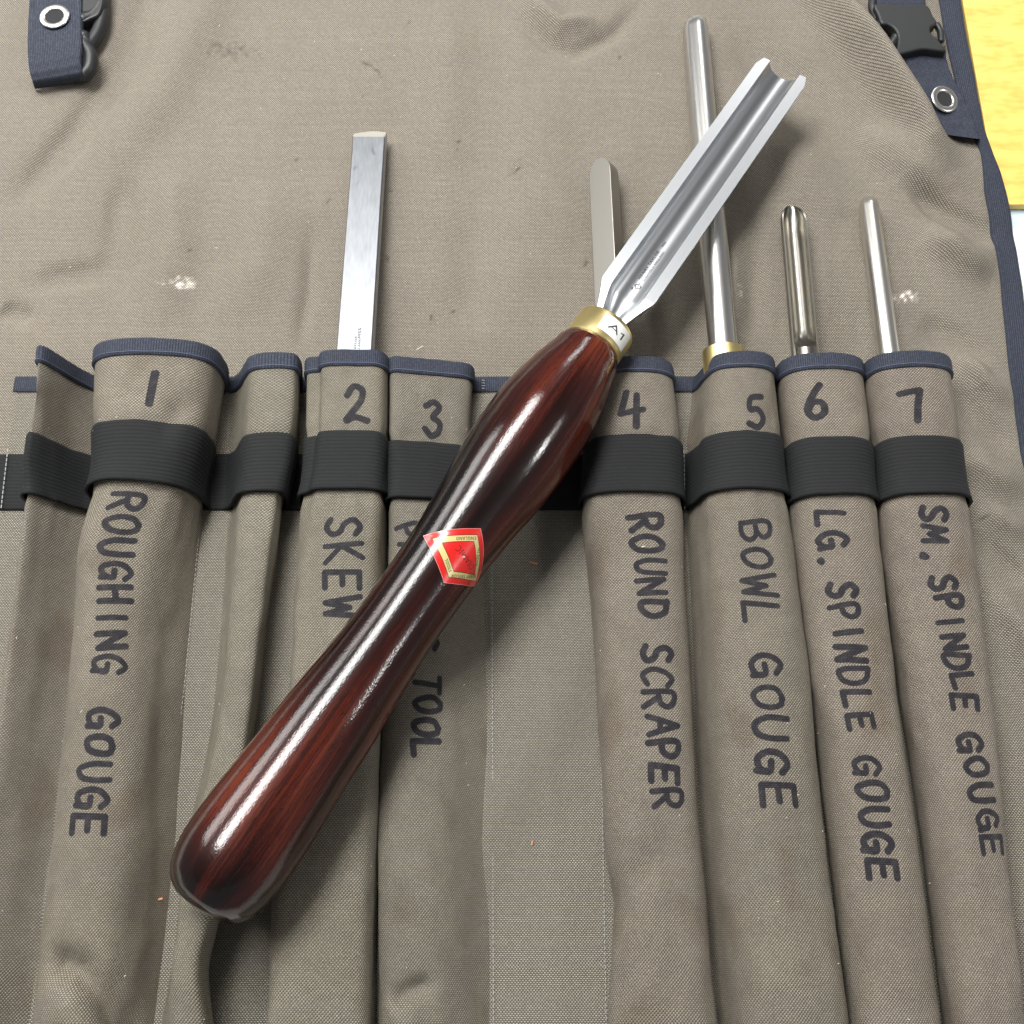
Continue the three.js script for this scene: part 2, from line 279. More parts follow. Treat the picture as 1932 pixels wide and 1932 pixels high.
const POCKETS = [
  { label: 'empty pocket with a sharp raised fold, leftmost on the roll', top: T.fold, low: T.fold, hl: .7, hr: 0, rows: [[713, 80, 192, 35], [800, 70, 189, 33], [900, 54, 186, 31], [939, 56, 184, 27], [1093, 40, 156, 25], [1226, 24, 146, 23], [1411, -4, 128, 22], [1932, -90, 74, 20]] },
  { label: 'widest pocket, marked with number one', top: T.wideTop, low: T.wideLow, hl: .42, hr: .3, rows: [[713, 191, 424, 43], [800, 188, 410, 42], [880, 187, 395, 40], [960, 180, 380, 37], [1040, 160, 368, 35], [1200, 146, 350, 34], [1411, 127, 336, 33], [1650, 101, 318, 32], [1932, 70, 284, 30]] },
  { label: 'narrow empty fold between the pockets numbered one and two', top: T.flap, low: T.flap, hl: 0, hr: .8, rows: [[713, 446, 561, 28], [800, 442, 558, 28], [900, 436, 546, 27], [960, 436, 528, 26], [1173, 419, 497, 25], [1385, 398, 470, 24], [1600, 352, 430, 27], [1756, 336, 394, 31], [1830, 326, 378, 31], [1932, 308, 392, 27]] },
  { label: 'pocket numbered two holding the skew chisel', top: T.step, low: T.box, hl: .42, hr: .42, rows: [[713, 583, 734, 31], [850, 580, 733, 31], [960, 572, 730, 30], [1150, 560, 727, 30], [1300, 553, 724, 30], [1600, 524, 713, 30], [1932, 508, 706, 30]] },
  { label: 'pocket numbered three partly under the wooden handle', top: T.tiltTop, low: T.tiltLow, hl: .55, hr: .2, rows: [[713, 737, 893, 24], [850, 736, 890, 24], [960, 735, 905, 24], [1150, 731, 920, 24], [1400, 719, 926, 24], [1932, 715, 930, 23]] },
  { label: 'pocket numbered four holding the round scraper', top: T.round, low: T.round, hl: .42, hr: .42, rows: [[713, 1130, 1268, 24], [850, 1105, 1285, 26], [960, 1098, 1287, 26], [1100, 1113, 1290, 26], [1300, 1127, 1300, 26], [1600, 1143, 1322, 26], [1750, 1158, 1335, 25], [1932, 1147, 1352, 24]] },
  { label: 'pocket numbered five holding the bowl gouge', top: T.flare, low: T.flare, hl: 0, hr: .42, rows: [[713, 1304, 1457, 30], [850, 1292, 1472, 30], [960, 1292, 1483, 30], [1200, 1299, 1515, 30], [1500, 1312, 1545, 30], [1932, 1348, 1596, 30]] },
  { label: 'pocket numbered six holding the fluted spindle gouge', top: T.round, low: T.round, hl: .42, hr: .42, rows: [[713, 1466, 1624, 28], [850, 1479, 1641, 28], [960, 1486, 1649, 28], [1200, 1512, 1673, 28], [1500, 1555, 1713, 28], [1932, 1600, 1768, 28]] },
  { label: 'pocket numbered seven holding the slim spindle gouge, nearest the roll edge', top: T.round, low: T.round, hl: .42, hr: .42, rows: [[713, 1628, 1787, 30], [850, 1645, 1806, 30], [960, 1655, 1820, 30], [1300, 1700, 1860, 30], [1600, 1745, 1892, 29], [1932, 1785, 1925, 28]] },
];
// dents and creases pressed into pockets: [pocket, line, half width mm, depth mm]
const DENTS = [
  [1, [[130, 1815], [165, 1830], [200, 1880], [230, 1950]], 6, -7], [1, [[150, 1900], [180, 1950]], 9, 5], [1, [[330, 830], [355, 800]], 7, -3], [1, [[200, 1040], [230, 930]], 9, 1.5], [1, [[300, 1200], [300, 1500]], 12, -2],
  [4, [[755, 1880], [775, 1868], [800, 1860]], 4, -4.5], [4, [[745, 1900], [770, 1932]], 5, 2], [5, [[1170, 1690], [1215, 1640]], 8, -2], [5, [[1280, 1800], [1250, 1600]], 8, -1.4],
  [0, [[110, 760], [140, 840]], 8, -2], [2, [[395, 1560], [390, 1700]], 7, 3],
];
const NU = 88, NV = 200, KPX = 5.2;   // texture pixels per mm
// hand-lettering: strokes in a unit box, y down
const G = {
  R: [[[.1, 1], [.1, 0], [.6, .02], [.85, .2], [.65, .45], [.12, .52]], [[.35, .5], [.9, 1]]], O: [[[.5, 0], [.15, .2], [.08, .6], [.4, 1], [.8, .85], [.93, .4], [.75, .05], [.45, .02]]],
  U: [[[.1, 0], [.12, .65], [.4, 1], [.75, .9], [.9, .55], [.9, 0]]], G: [[[.9, .18], [.55, 0], [.18, .25], [.1, .65], [.4, 1], [.85, .88], [.9, .58], [.5, .56]], [[.9, .6], [.92, 1]]],
  H: [[[.12, 0], [.1, 1]], [[.9, 0], [.88, 1]], [[.1, .52], [.9, .48]]], I: [[[.5, 0], [.5, 1]]], N: [[[.1, 1], [.12, 0], [.86, 1], [.9, 0]]],
  S: [[[.88, .12], [.5, 0], [.15, .2], [.35, .48], [.75, .6], [.85, .85], [.5, 1], [.08, .9]]], K: [[[.12, 0], [.1, 1]], [[.85, 0], [.15, .55], [.9, 1]]],
  E: [[[.9, 0], [.12, .02], [.1, 1], [.9, .98]], [[.12, .5], [.75, .48]]], W: [[[.02, 0], [.25, 1], [.5, .3], [.75, 1], [.98, 0]]], P: [[[.12, 1], [.12, 0], [.65, .03], [.88, .25], [.6, .52], [.14, .55]]],
  A: [[[.02, 1], [.5, 0], [.98, 1]], [[.22, .62], [.8, .62]]], T: [[[.02, .03], [.98, 0]], [[.5, 0], [.5, 1]]], L: [[[.12, 0], [.1, 1], [.9, .97]]], B: [[[.1, 1], [.12, 0], [.65, .03], [.82, .24], [.55, .46], [.14, .5], [.7, .52], [.92, .76], [.65, 1], [.1, 1]]],
  C: [[[.9, .15], [.5, 0], [.15, .25], [.1, .7], [.45, 1], [.9, .85]]], D: [[[.12, 0], [.1, 1], [.6, .95], [.92, .6], [.75, .15], [.12, 0]]], M: [[[.05, 1], [.15, 0], [.5, .7], [.85, 0], [.95, 1]]], '.': [[[.35, .95], [.5, .9], [.45, 1]]],
  1: [[[.6, 0], [.45, 1]]], 2: [[[.12, .25], [.4, 0], [.75, .1], [.72, .4], [.12, .95], [.5, .88], [.98, .97]]], 3: [[[.15, .12], [.55, 0], [.82, .15], [.5, .44], [.85, .62], [.8, .88], [.45, 1], [.1, .8]]],
  4: [[[.25, 0], [.1, .62], [.95, .52]], [[.68, .1], [.72, 1]]], 5: [[[.9, .02], [.25, .08], [.2, .45], [.65, .42], [.92, .68], [.65, .97], [.1, .88]]], 6: [[[.75, 0], [.35, .4], [.15, .75], [.4, 1], [.8, .88], [.78, .58], [.45, .52], [.2, .75]]], 7: [[[.05, .1], [.95, .03], [.75, .5], [.68, 1]]],
};
const WORDS = [   // [pocket, text, first letter's centre, last letter's centre, cap height] in picture units; numbers stand upright
  [1, '1', [288, 731], 0, 66], [1, 'ROUGHING', [241, 950], [207, 1252], 58], [1, 'GOUGE', [194, 1353], [162, 1560], 56],
  [3, '2', [671, 761], 0, 78], [3, 'SKEW', [648, 995], [646, 1146], 66], [4, '3', [817, 790], 0, 74], [4, 'PARTING', [770, 1000], [800, 1214], 56], [4, 'TOOL', [806, 1287], [806, 1411], 54],
  [5, '4', [1192, 772], 0, 78], [5, 'ROUND', [1216, 986], [1235, 1149], 54], [5, 'SCRAPER', [1240, 1230], [1259, 1507], 56],
  [6, '5', [1427, 778], 0, 70], [6, 'BOWL', [1426, 1000], [1439, 1160], 62], [6, 'GOUGE', [1447, 1256], [1465, 1496], 60],
  [7, '6', [1539, 754], 0, 72], [7, 'LG.', [1566, 979], [1571, 1060], 50], [7, 'SPINDLE', [1588, 1116], [1625, 1358], 52], [7, 'GOUGE', [1635, 1440], [1667, 1642], 52],
  [8, '7', [1721, 764], 0, 68], [8, 'SM.', [1761, 971], [1768, 1050], 46], [8, 'SPINDLE', [1784, 1100], [1823, 1326], 44], [8, 'GOUGE', [1834, 1403], [1871, 1597], 46],
];
POCKETS.forEach((P, k) => {
  const rows = P.rows.map(([py, l, r, H]) => { const a = at(l, py, P.hl * H), b = at(r, py, P.hr * H); return [at(0, py, .42 * H).z, a.x, b.x, H * mm]; });
  const zs = rows.map((r) => r[0]), fl = curve(zs, rows.map((r) => r[1])), fr = curve(zs, rows.map((r) => r[2])), fh = curve(zs, rows.map((r) => r[3]));
  const zm = (Z_MOUTH + Z_END) / 2, sample = (tpl) => {
    const a = (fr(zm) - fl(zm)) / 2, c = new THREE.CatmullRomCurve3(tpl.map((p) => V3(p[0] * a, p[1] * fh(zm), 0)), false, 'centripetal'); c.arcLengthDivisions = 600;
    const pts = c.getSpacedPoints(NU); return [pts.map((p) => [p.x / a, p.y / fh(zm)]), c.getLength()];
  };
  const [sT, lenT] = sample(P.top), [sL, lenL] = sample(P.low), arc = (lenT + lenL) / 2, len = Z_END - Z_MOUTH;
  const dents = DENTS.filter((d) => d[0] === k).map((d) => [d[1].map((p) => at(p[0], p[1], 22)), d[2] * mm, d[3] * mm]);
  const sec = (i, z) => {
    const t = sstep(Z_B0 - .01, Z_B1 + .05, z), X = lerp(sT[i][0], sL[i][0], t), Y = lerp(sT[i][1], sL[i][1], t), l = fl(z), r = fr(z);
    return [(l + r) / 2 + (r - l) / 2 * X, .8 * mm + fh(z) * Y];
  };
  const nrm = (i, z) => { const a = sec(Math.max(0, i - 1), z), b = sec(Math.min(NU, i + 1), z), dx = b[0] - a[0], dy = b[1] - a[1], q = Math.hypot(dx, dy) || 1; return [-dy / q, dx / q]; };
  const bump = (i, z, x, y) => {
    const s = i / NU * arc, loose = sstep(Z_B1 - .004, Z_B1 + .02, z), up = sstep(.05, .5, y / fh(z));
    let d = up * (.9 * mm * noise(s * 30 + k * 7, z * 9, k) * (.4 + .8 * loose) + .55 * mm * noise(s * 70, z * 26, k + 20) * (.5 + loose) + .2 * mm * noise(s * 160, z * 110, k + 40));
    for (const [l, w, h] of dents) {
      let best = 1e9;
      for (let q = 0; q < l.length - 1; q++) { const bx = l[q + 1].x - l[q].x, bz = l[q + 1].z - l[q].z, t = clamp(((x - l[q].x) * bx + (z - l[q].z) * bz) / (bx * bx + bz * bz), 0, 1); best = Math.min(best, Math.hypot(x - l[q].x - bx * t, z - l[q].z - bz * t)); }
      d += h * up * Math.exp(-((best / w) ** 2));
    }
    const g0 = Math.exp(-(((z - Z_B0) / .010) ** 2)) * (z < Z_B0 ? 1 : 0) + Math.exp(-(((z - Z_B1) / .022) ** 2)) * (z > Z_B1 ? 1 : 0);
    d += up * g0 * .75 * mm * noise(s * 150 + k * 5, z * 14, k + 70) + up * .5 * mm * Math.max(0, noise(s * 60 - z * 40, z * 22, k + 80) - .15) * loose * 2;
    return d - .9 * mm * (sstep(Z_B0 - .006, Z_B0 + .002, z) * sstep(Z_B1 + .008, Z_B1, z));   // squeezed by the elastic
  };
  const surf = (i, z, off = 0) => { const [x, y] = sec(i, z), [nx, ny] = nrm(i, z), d = bump(i, z, x, y) + off; return [x + nx * d, Math.max(y + ny * d, .4 * mm), z]; };
  P.geo = gridGeo(NU, NV, (i, j) => { const z = lerp(Z_MOUTH, Z_END, j / NV); return [...surf(i, z), i / NU * arc, -(z - Z_MOUTH)]; });
  // where a picture point lies on the cloth, in mm across and along
  const pa = P.geo.attributes.position, proj = []; for (let q = 0; q < pa.count; q++) proj.push(seenAt(new THREE.Vector3().fromBufferAttribute(pa, q)));
  const onCloth = (px, py) => { let b = 1e9, o = 0; proj.forEach((s, q) => { const d = (s[0] - px) ** 2 + (s[1] - py) ** 2 - pa.getY(q) * 2000; if (d < b) { b = d; o = q; } }); return [(o % (NU + 1)) / NU * arc * 1000, Math.floor(o / (NU + 1)) / NV * len * 1000]; };
  const W = Math.round(arc * 1000 * KPX), Hh = Math.round(len * 1000 * KPX);
  const ink = document.createElement('canvas'); ink.width = W; ink.height = Hh; const x = ink.getContext('2d');
  x.lineCap = x.lineJoin = 'round'; x.strokeStyle = '#fff';
  for (const [pk, text, a, b, cap] of WORDS.filter((w) => w[0] === k)) {
    const A = onCloth(a[0], a[1]), B = b ? onCloth(b[0], b[1]) : A, n = text.length;
    [...text].forEach((ch, q) => {
      const t = n > 1 ? q / (n - 1) : 0, cx = lerp(A[0], B[0], t) + (n > 1 ? (rnd() - .5) * 1.5 : 0), cy = lerp(A[1], B[1], t) + (n > 1 ? (rnd() - .5) * .8 : 0), pitch = n > 1 ? Math.hypot(B[0] - A[0], B[1] - A[1]) / (n - 1) : 0;
      const hgt = cap * .252 * (n > 1 ? .88 + .18 * rnd() : 1), wid = b ? Math.min(pitch * .76, hgt * .9) : hgt * .62, rot = b ? Math.PI / 2 - Math.atan2(B[0] - A[0], B[1] - A[1]) + (rnd() - .5) * .2 : 0;
      x.save(); x.scale(KPX, KPX); x.translate(cx, cy); x.rotate(rot); x.lineWidth = b ? 2.5 + .6 * rnd() : 3.4;
      for (const st of G[ch]) {
        const pts = st.map(([u, v]) => V3((u - .5) * wid + (rnd() - .5) * .5, (v - .5) * hgt + (rnd() - .5) * .5, 0));
        const cv = pts.length > 2 && !'NWKETLMAHI147'.includes(ch) ? new THREE.CatmullRomCurve3(pts, false, 'centripetal').getPoints(40) : pts;
        x.beginPath(); cv.forEach((p, m) => m ? x.lineTo(p.x, p.y) : x.moveTo(p.x, p.y)); x.stroke();
      }
      x.restore();
    });
  }
  const im = x.getImageData(0, 0, W, Hh).data;
  const tint = [[.98, .965, .95], [1, .98, .955], [.97, .965, .94], [.98, .97, .94], [.97, .96, .94], [.98, .955, .94], [.97, .95, .93], [.995, .965, .95], [1, .965, .955]][k];
  const map = pixelTex(W, Hh, (px, py) => {
    const yy = Hh - 1 - py, X = px / KPX, Y = yy / KPX, [s, c, r] = weave(X, Y);
    const wear = 1 + .06 * noise(X / 30, Y / 50, k) + .05 * noise(X / 9, Y / 9, k + 3), dirt = sstep(.25, .6, noise(X / 22, Y / 40, k + 9)) * .08;
    let ia = im[(yy * W + px) * 4 + 3] / 255; ia *= .88 + .12 * hash(c + k * 31, r) + .26 * noise(X / 4, Y / 4, k + 60) - (s < .35 ? .12 : 0);
    const kk = .94 + .12 * hash(c + k * 100, r);
    return [0, 1, 2].map((i) => lerp(lerp(WARP_SHADE[i] * (.96 + .08 * hash(c, r + 7)), WEFT[i] * kk, s) * wear * tint[i] * (1 - dirt * (1 + .3 * i)), [25, 22, 29][i] * (.75 + .5 * s), clamp(ia, 0, 1)));
  });
  map.repeat.set(1 / arc, 1 / len); map.offset.set(0, 1);
  const pk = part('pocket', P.geo, phys({ map, bumpMap: weaveBump, bumpScale: 0.00032, roughness: .7, sheen: .12, sheenRoughness: .6, sheenColor: new THREE.Color(.8, .78, .68) }), roll, P.label);
  // navy edging over the mouth, then the elastic that crosses the pocket
  const bz = [5.5, -.2, -.9, -.5, .6, 3, 6, 8.3, 8.7], bo = [-.8, -.8, 0, .8, 1.2, 1.3, 1.2, 1.2, .1];
  part('mouth_binding', gridGeo(NU, 8, (i, j) => { const z = Z_MOUTH + bz[j] * mm + .35 * mm * noise(i / 9, k); return [...surf(i, z, bo[j] * mm), i / NU * arc, -bz[j] * mm * 1.0]; }), mWeb, pk);
  { const ln = []; for (let i = 4; i <= NU - 4; i++) ln.push(V3(...surf(i, Z_MOUTH + (7.2 + .25 * noise(i / 5, k, 4)) * mm, 1.32 * mm))); part('stitch_line', new THREE.TubeGeometry(new THREE.CatmullRomCurve3(ln), 160, .26 * mm, 5), mNavyThread, pk); }
  const ez = [0, -.005, .05, .28, .5, .75, .93, 1.0, 1.0], eo = [-.1, 1.5, 2.1, 2.0, 1.9, 2.1, 2.8, 3.0, 1.4];
  const gap = [2.4, 2.6, 1.4, .4, .4, .5, .5, .4, .3][k];
  part('elastic_band', gridGeo(NU, 8, (i, j) => { const z = lerp(Z_B0, Z_B1, ez[j]) + [1.5, -.8, 0, .4, 2.2, 0, 0, 2.2, 2.4][k] * mm + .5 * mm * noise(i / 14, k, 3); return [...surf(i, z, (eo[j] + (j > 4 ? gap * (j - 4) / 4 * .8 * (.5 + .5 * noise(i / 12, k, j > 6 ? 6 : j)) : 0)) * mm), i / NU * arc, -ez[j] * .026]; }), mRib, pk);
});
// stitching: short thread ends along the seams
{
  const st = [], add = (a, b, h, r = .28) => { const p = at(a[0], a[1], h), q = at(b[0], b[1], h), n = Math.round(p.distanceTo(q) / .0026), dir = q.clone().sub(p).normalize(); for (let i = 0; i < n; i++) { const c = p.clone().lerp(q, (i + .5) / n), g = new THREE.CapsuleGeometry(r * mm, 1.5 * mm, 2, 5); g.applyQuaternion(new THREE.Quaternion().setFromUnitVectors(V3(0, 1, 0), dir)); g.translate(c.x, c.y, c.z); st.push(g); } };
  add([389, 872], [378, 958], 4.2, .3); add([578, 855], [576, 962], 4.2, .3); add([1290, 848], [1292, 962], 4.2, .3); add([15, 846], [2, 960], 4.2, .3);
  for (const [a, b] of [[[928, 985], [931, 1940]], [[1117, 985], [1136, 1500]], [[1136, 1500], [1144, 1940]], [[379, 970], [348, 1290]], [[348, 1290], [290, 1800]]]) add(a, b, 3.4, .16);
  for (const y of [717, 722, 727, 732]) add([907, y], [917, y + 1], 3.6, .16);
  const m = part('stitching', mergeGeometries(st), mThread, roll); m.userData.kind = 'stuff';
}

// -------- straps
function webbing(left, right, hs, n, parent, thick = 1.6, name = 'strap') {  // a strap between two edge lines, heights along it
  const L = curve(left.map((_, i) => i), left.map((p) => p[0])), Ly = curve(left.map((_, i) => i), left.map((p) => p[1])), R = curve(right.map((_, i) => i), right.map((p) => p[0])), Ry = curve(right.map((_, i) => i), right.map((p) => p[1])), Hc = curve(hs.map((_, i) => i), hs);
  const N = left.length - 1, prof = [[0, -1], [0, 0], [.02, .5], [.06, .55], [.35, .5], [.65, .5], [.94, .55], [.98, .5], [1, 0], [1, -1]];
  return part(name, gridGeo(prof.length - 1, n, (i, j) => {
    const t = j / n * N, h = Hc(t), a = at(L(t), Ly(t), h), b = at(R(t), Ry(t), h), p = a.clone().lerp(b, prof[i][0]); p.y += (prof[i][1] - .5) * thick * mm;
    const ribs = .15 * mm * Math.sin(t * 9); return [p.x, p.y + ribs, p.z, prof[i][0] * a.distanceTo(b), -j / n * .05];
  }), mWeb, parent);
}
function grommet(px, py, h, R, r, parent, tx = 0, tz = 0) {
  const pts = []; for (let i = 0; i <= 24; i++) { const a = i / 24 * Math.PI, c = (R + r) / 2, w = (R - r) / 2; pts.push(new THREE.Vector2((c + w * Math.cos(Math.PI - a) * 1) * mm, Math.sin(a) * .9 * mm)); }
  pts.unshift(new THREE.Vector2(r * mm * .98, -2.2 * mm));
  const m = part('grommet', new THREE.LatheGeometry(pts, 48), mNickel, parent), p = at(px, py, h); m.position.copy(p); m.rotation.set(tx, 0, tz);
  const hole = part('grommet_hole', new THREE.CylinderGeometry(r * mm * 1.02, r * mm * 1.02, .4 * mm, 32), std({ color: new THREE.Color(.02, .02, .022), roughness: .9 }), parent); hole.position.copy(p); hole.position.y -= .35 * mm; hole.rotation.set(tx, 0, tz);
  return m;
}
function bar(pts, r, parent, name) {  // a rounded plastic limb through picture points [x, y, height]
  const c = new THREE.CatmullRomCurve3(pts.map((p) => at(...p)), false, 'centripetal'), g = new THREE.TubeGeometry(c, 30, r * mm, 10), s = [new THREE.SphereGeometry(r * mm, 10, 8), new THREE.SphereGeometry(r * mm, 10, 8)];
  s[0].translate(...c.getPoint(0).toArray()); s[1].translate(...c.getPoint(1).toArray());
  return part(name, mergeGeometries([g, ...s]), mPlastic, parent);
}
{ // left: strap end folded back on itself through the buckle
  const s = webbing([[58, -60], [54, 0], [51, 60], [51, 98], [54, 130], [60, 152], [64, 163], [66, 168]], [[156, -60], [154, 0], [154, 60], [154, 85], [152, 112], [155, 136], [160, 148], [163, 154]], [13, 13.5, 14, 14, 13, 10, 6, 2], 90, roll, 2.4);
  s.userData.label = 'navy strap end folded over itself with a grommet, far left corner';
  grommet(103, 31, 15.2, 9.0, 5.3, s);
  part('buckle', slab(smooth([[150, -60], [196, -62], [194, 4], [186, 26], [172, 34], [150, 40]], 60), 12, 7, 1.2), mPlastic, s);
  bar([[160, -60, 9], [186, -30, 8], [190, 10, 8], [176, 30, 8], [158, 38, 9]], 4.4, s, 'buckle_prong'); bar([[190, 0, 6], [193, 30, 6], [184, 62, 6], [166, 84, 7], [158, 70, 9]], 4.2, s, 'buckle_prong'); bar([[158, 84, 8], [170, 104, 7], [168, 130, 6], [158, 142, 5]], 4.4, s, 'buckle_prong');
}
{ // right: strap, side-release buckle and grommet in the dip of the canvas
  const s = webbing([[1690, 96], [1700, 120], [1715, 152], [1735, 188], [1755, 222], [1776, 253]], [[1785, 94], [1790, 122], [1802, 152], [1820, 186], [1837, 222], [1850, 263]], [9, 8.5, 7, 6.5, 6, 5.5], 90, roll, 2.6);
  s.userData.label = 'navy strap with black buckle lying along the right edge';
  grommet(1782, 187, 8.6, 8.8, 5.0, s, .1, -.25);
  webbing([[1640, -60], [1650, -20], [1656, 14]], [[1735, -60], [1743, -20], [1750, 16]], [11, 11, 11], 30, s, 2.2, 'upper_strap');
  const body = smooth([[1650, 8], [1700, 9], [1750, 10], [1760, 28], [1768, 42], [1756, 52], [1757, 62], [1770, 74], [1780, 86], [1786, 95], [1740, 92], [1692, 100], [1694, 82], [1694, 66], [1688, 54], [1676, 46], [1664, 44], [1657, 28]], 140);
  const bk = part('buckle', slab(body, 14.5, 7, 1.1), mPlastic, s);
  bar([[1664, 44, 10], [1655, 56, 9], [1656, 74, 8], [1668, 92, 8], [1678, 104, 8]], 3.4, bk, 'buckle_prong'); bar([[1690, 72, 10], [1680, 90, 9], [1677, 108, 8.5], [1684, 122, 8], [1696, 128, 7.5], [1700, 120, 7.5]], 3.2, bk, 'buckle_prong'); bar([[1768, 48, 9], [1774, 60, 9], [1776, 76, 9]], 2.0, bk, 'buckle_prong'); bar([[1648, -10, 9], [1646, 14, 9], [1654, 36, 9]], 2.6, bk, 'buckle_prong');
  part('buckle_bar', slab([[1690, 90], [1784, 86], [1786, 95], [1692, 101]], 11, 4, 1), mPlastic, bk);
}

// ------------------------------------------------------------------ tools: axis along local -z towards the tip, y up
function aim(o, p0, p1, roll = 0, up = V3(0, 1, 0)) {
  const z = p0.clone().sub(p1).normalize(), x = up.clone().cross(z).normalize(), y = z.clone().cross(x);
  o.matrix.makeBasis(x, y, z).setPosition(p0); o.matrix.decompose(o.position, o.quaternion, o.scale); o.rotateZ(roll); return p0.distanceTo(p1);
}
// sections: list of [z, outer points, inner points] with equal counts; open trough bar closed by its rims and ends
function trough(sections, crease = .6) {
  const n = sections[0][1].length, pos = [], uvs = [], tri = (a, c, b) => { for (const p of [a, b, c]) { pos.push(...p); uvs.push(p[0] * 20 + p[1] * 13, p[2] * 20); } }, quad = (a, b, c, d) => { tri(a, b, c); tri(a, c, d); };
  const P = (s, p) => [p[0], p[1], s[0]];
  for (let k = 0; k < sections.length - 1; k++) {
    const s = sections[k], t = sections[k + 1];
    for (let i = 0; i < n - 1; i++) { quad(P(s, s[1][i]), P(s, s[1][i + 1]), P(t, t[1][i + 1]), P(t, t[1][i])); quad(P(s, s[2][i]), P(t, t[2][i]), P(t, t[2][i + 1]), P(s, s[2][i + 1])); }
    quad(P(s, s[1][0]), P(t, t[1][0]), P(t, t[2][0]), P(s, s[2][0])); quad(P(s, s[1][n - 1]), P(s, s[2][n - 1]), P(t, t[2][n - 1]), P(t, t[1][n - 1]));
  }
  for (const [s, f] of [[sections[0], 1], [sections[sections.length - 1], -1]]) for (let i = 0; i < n - 1; i++) f > 0 ? quad(P(s, s[1][i]), P(s, s[2][i]), P(s, s[2][i + 1]), P(s, s[1][i + 1])) : quad(P(s, s[1][i]), P(s, s[1][i + 1]), P(s, s[2][i + 1]), P(s, s[2][i]));
  const g = new THREE.BufferGeometry(); g.setAttribute('position', new THREE.Float32BufferAttribute(pos, 3)); g.setAttribute('uv', new THREE.Float32BufferAttribute(uvs, 2));
  return creased(g, crease);
}

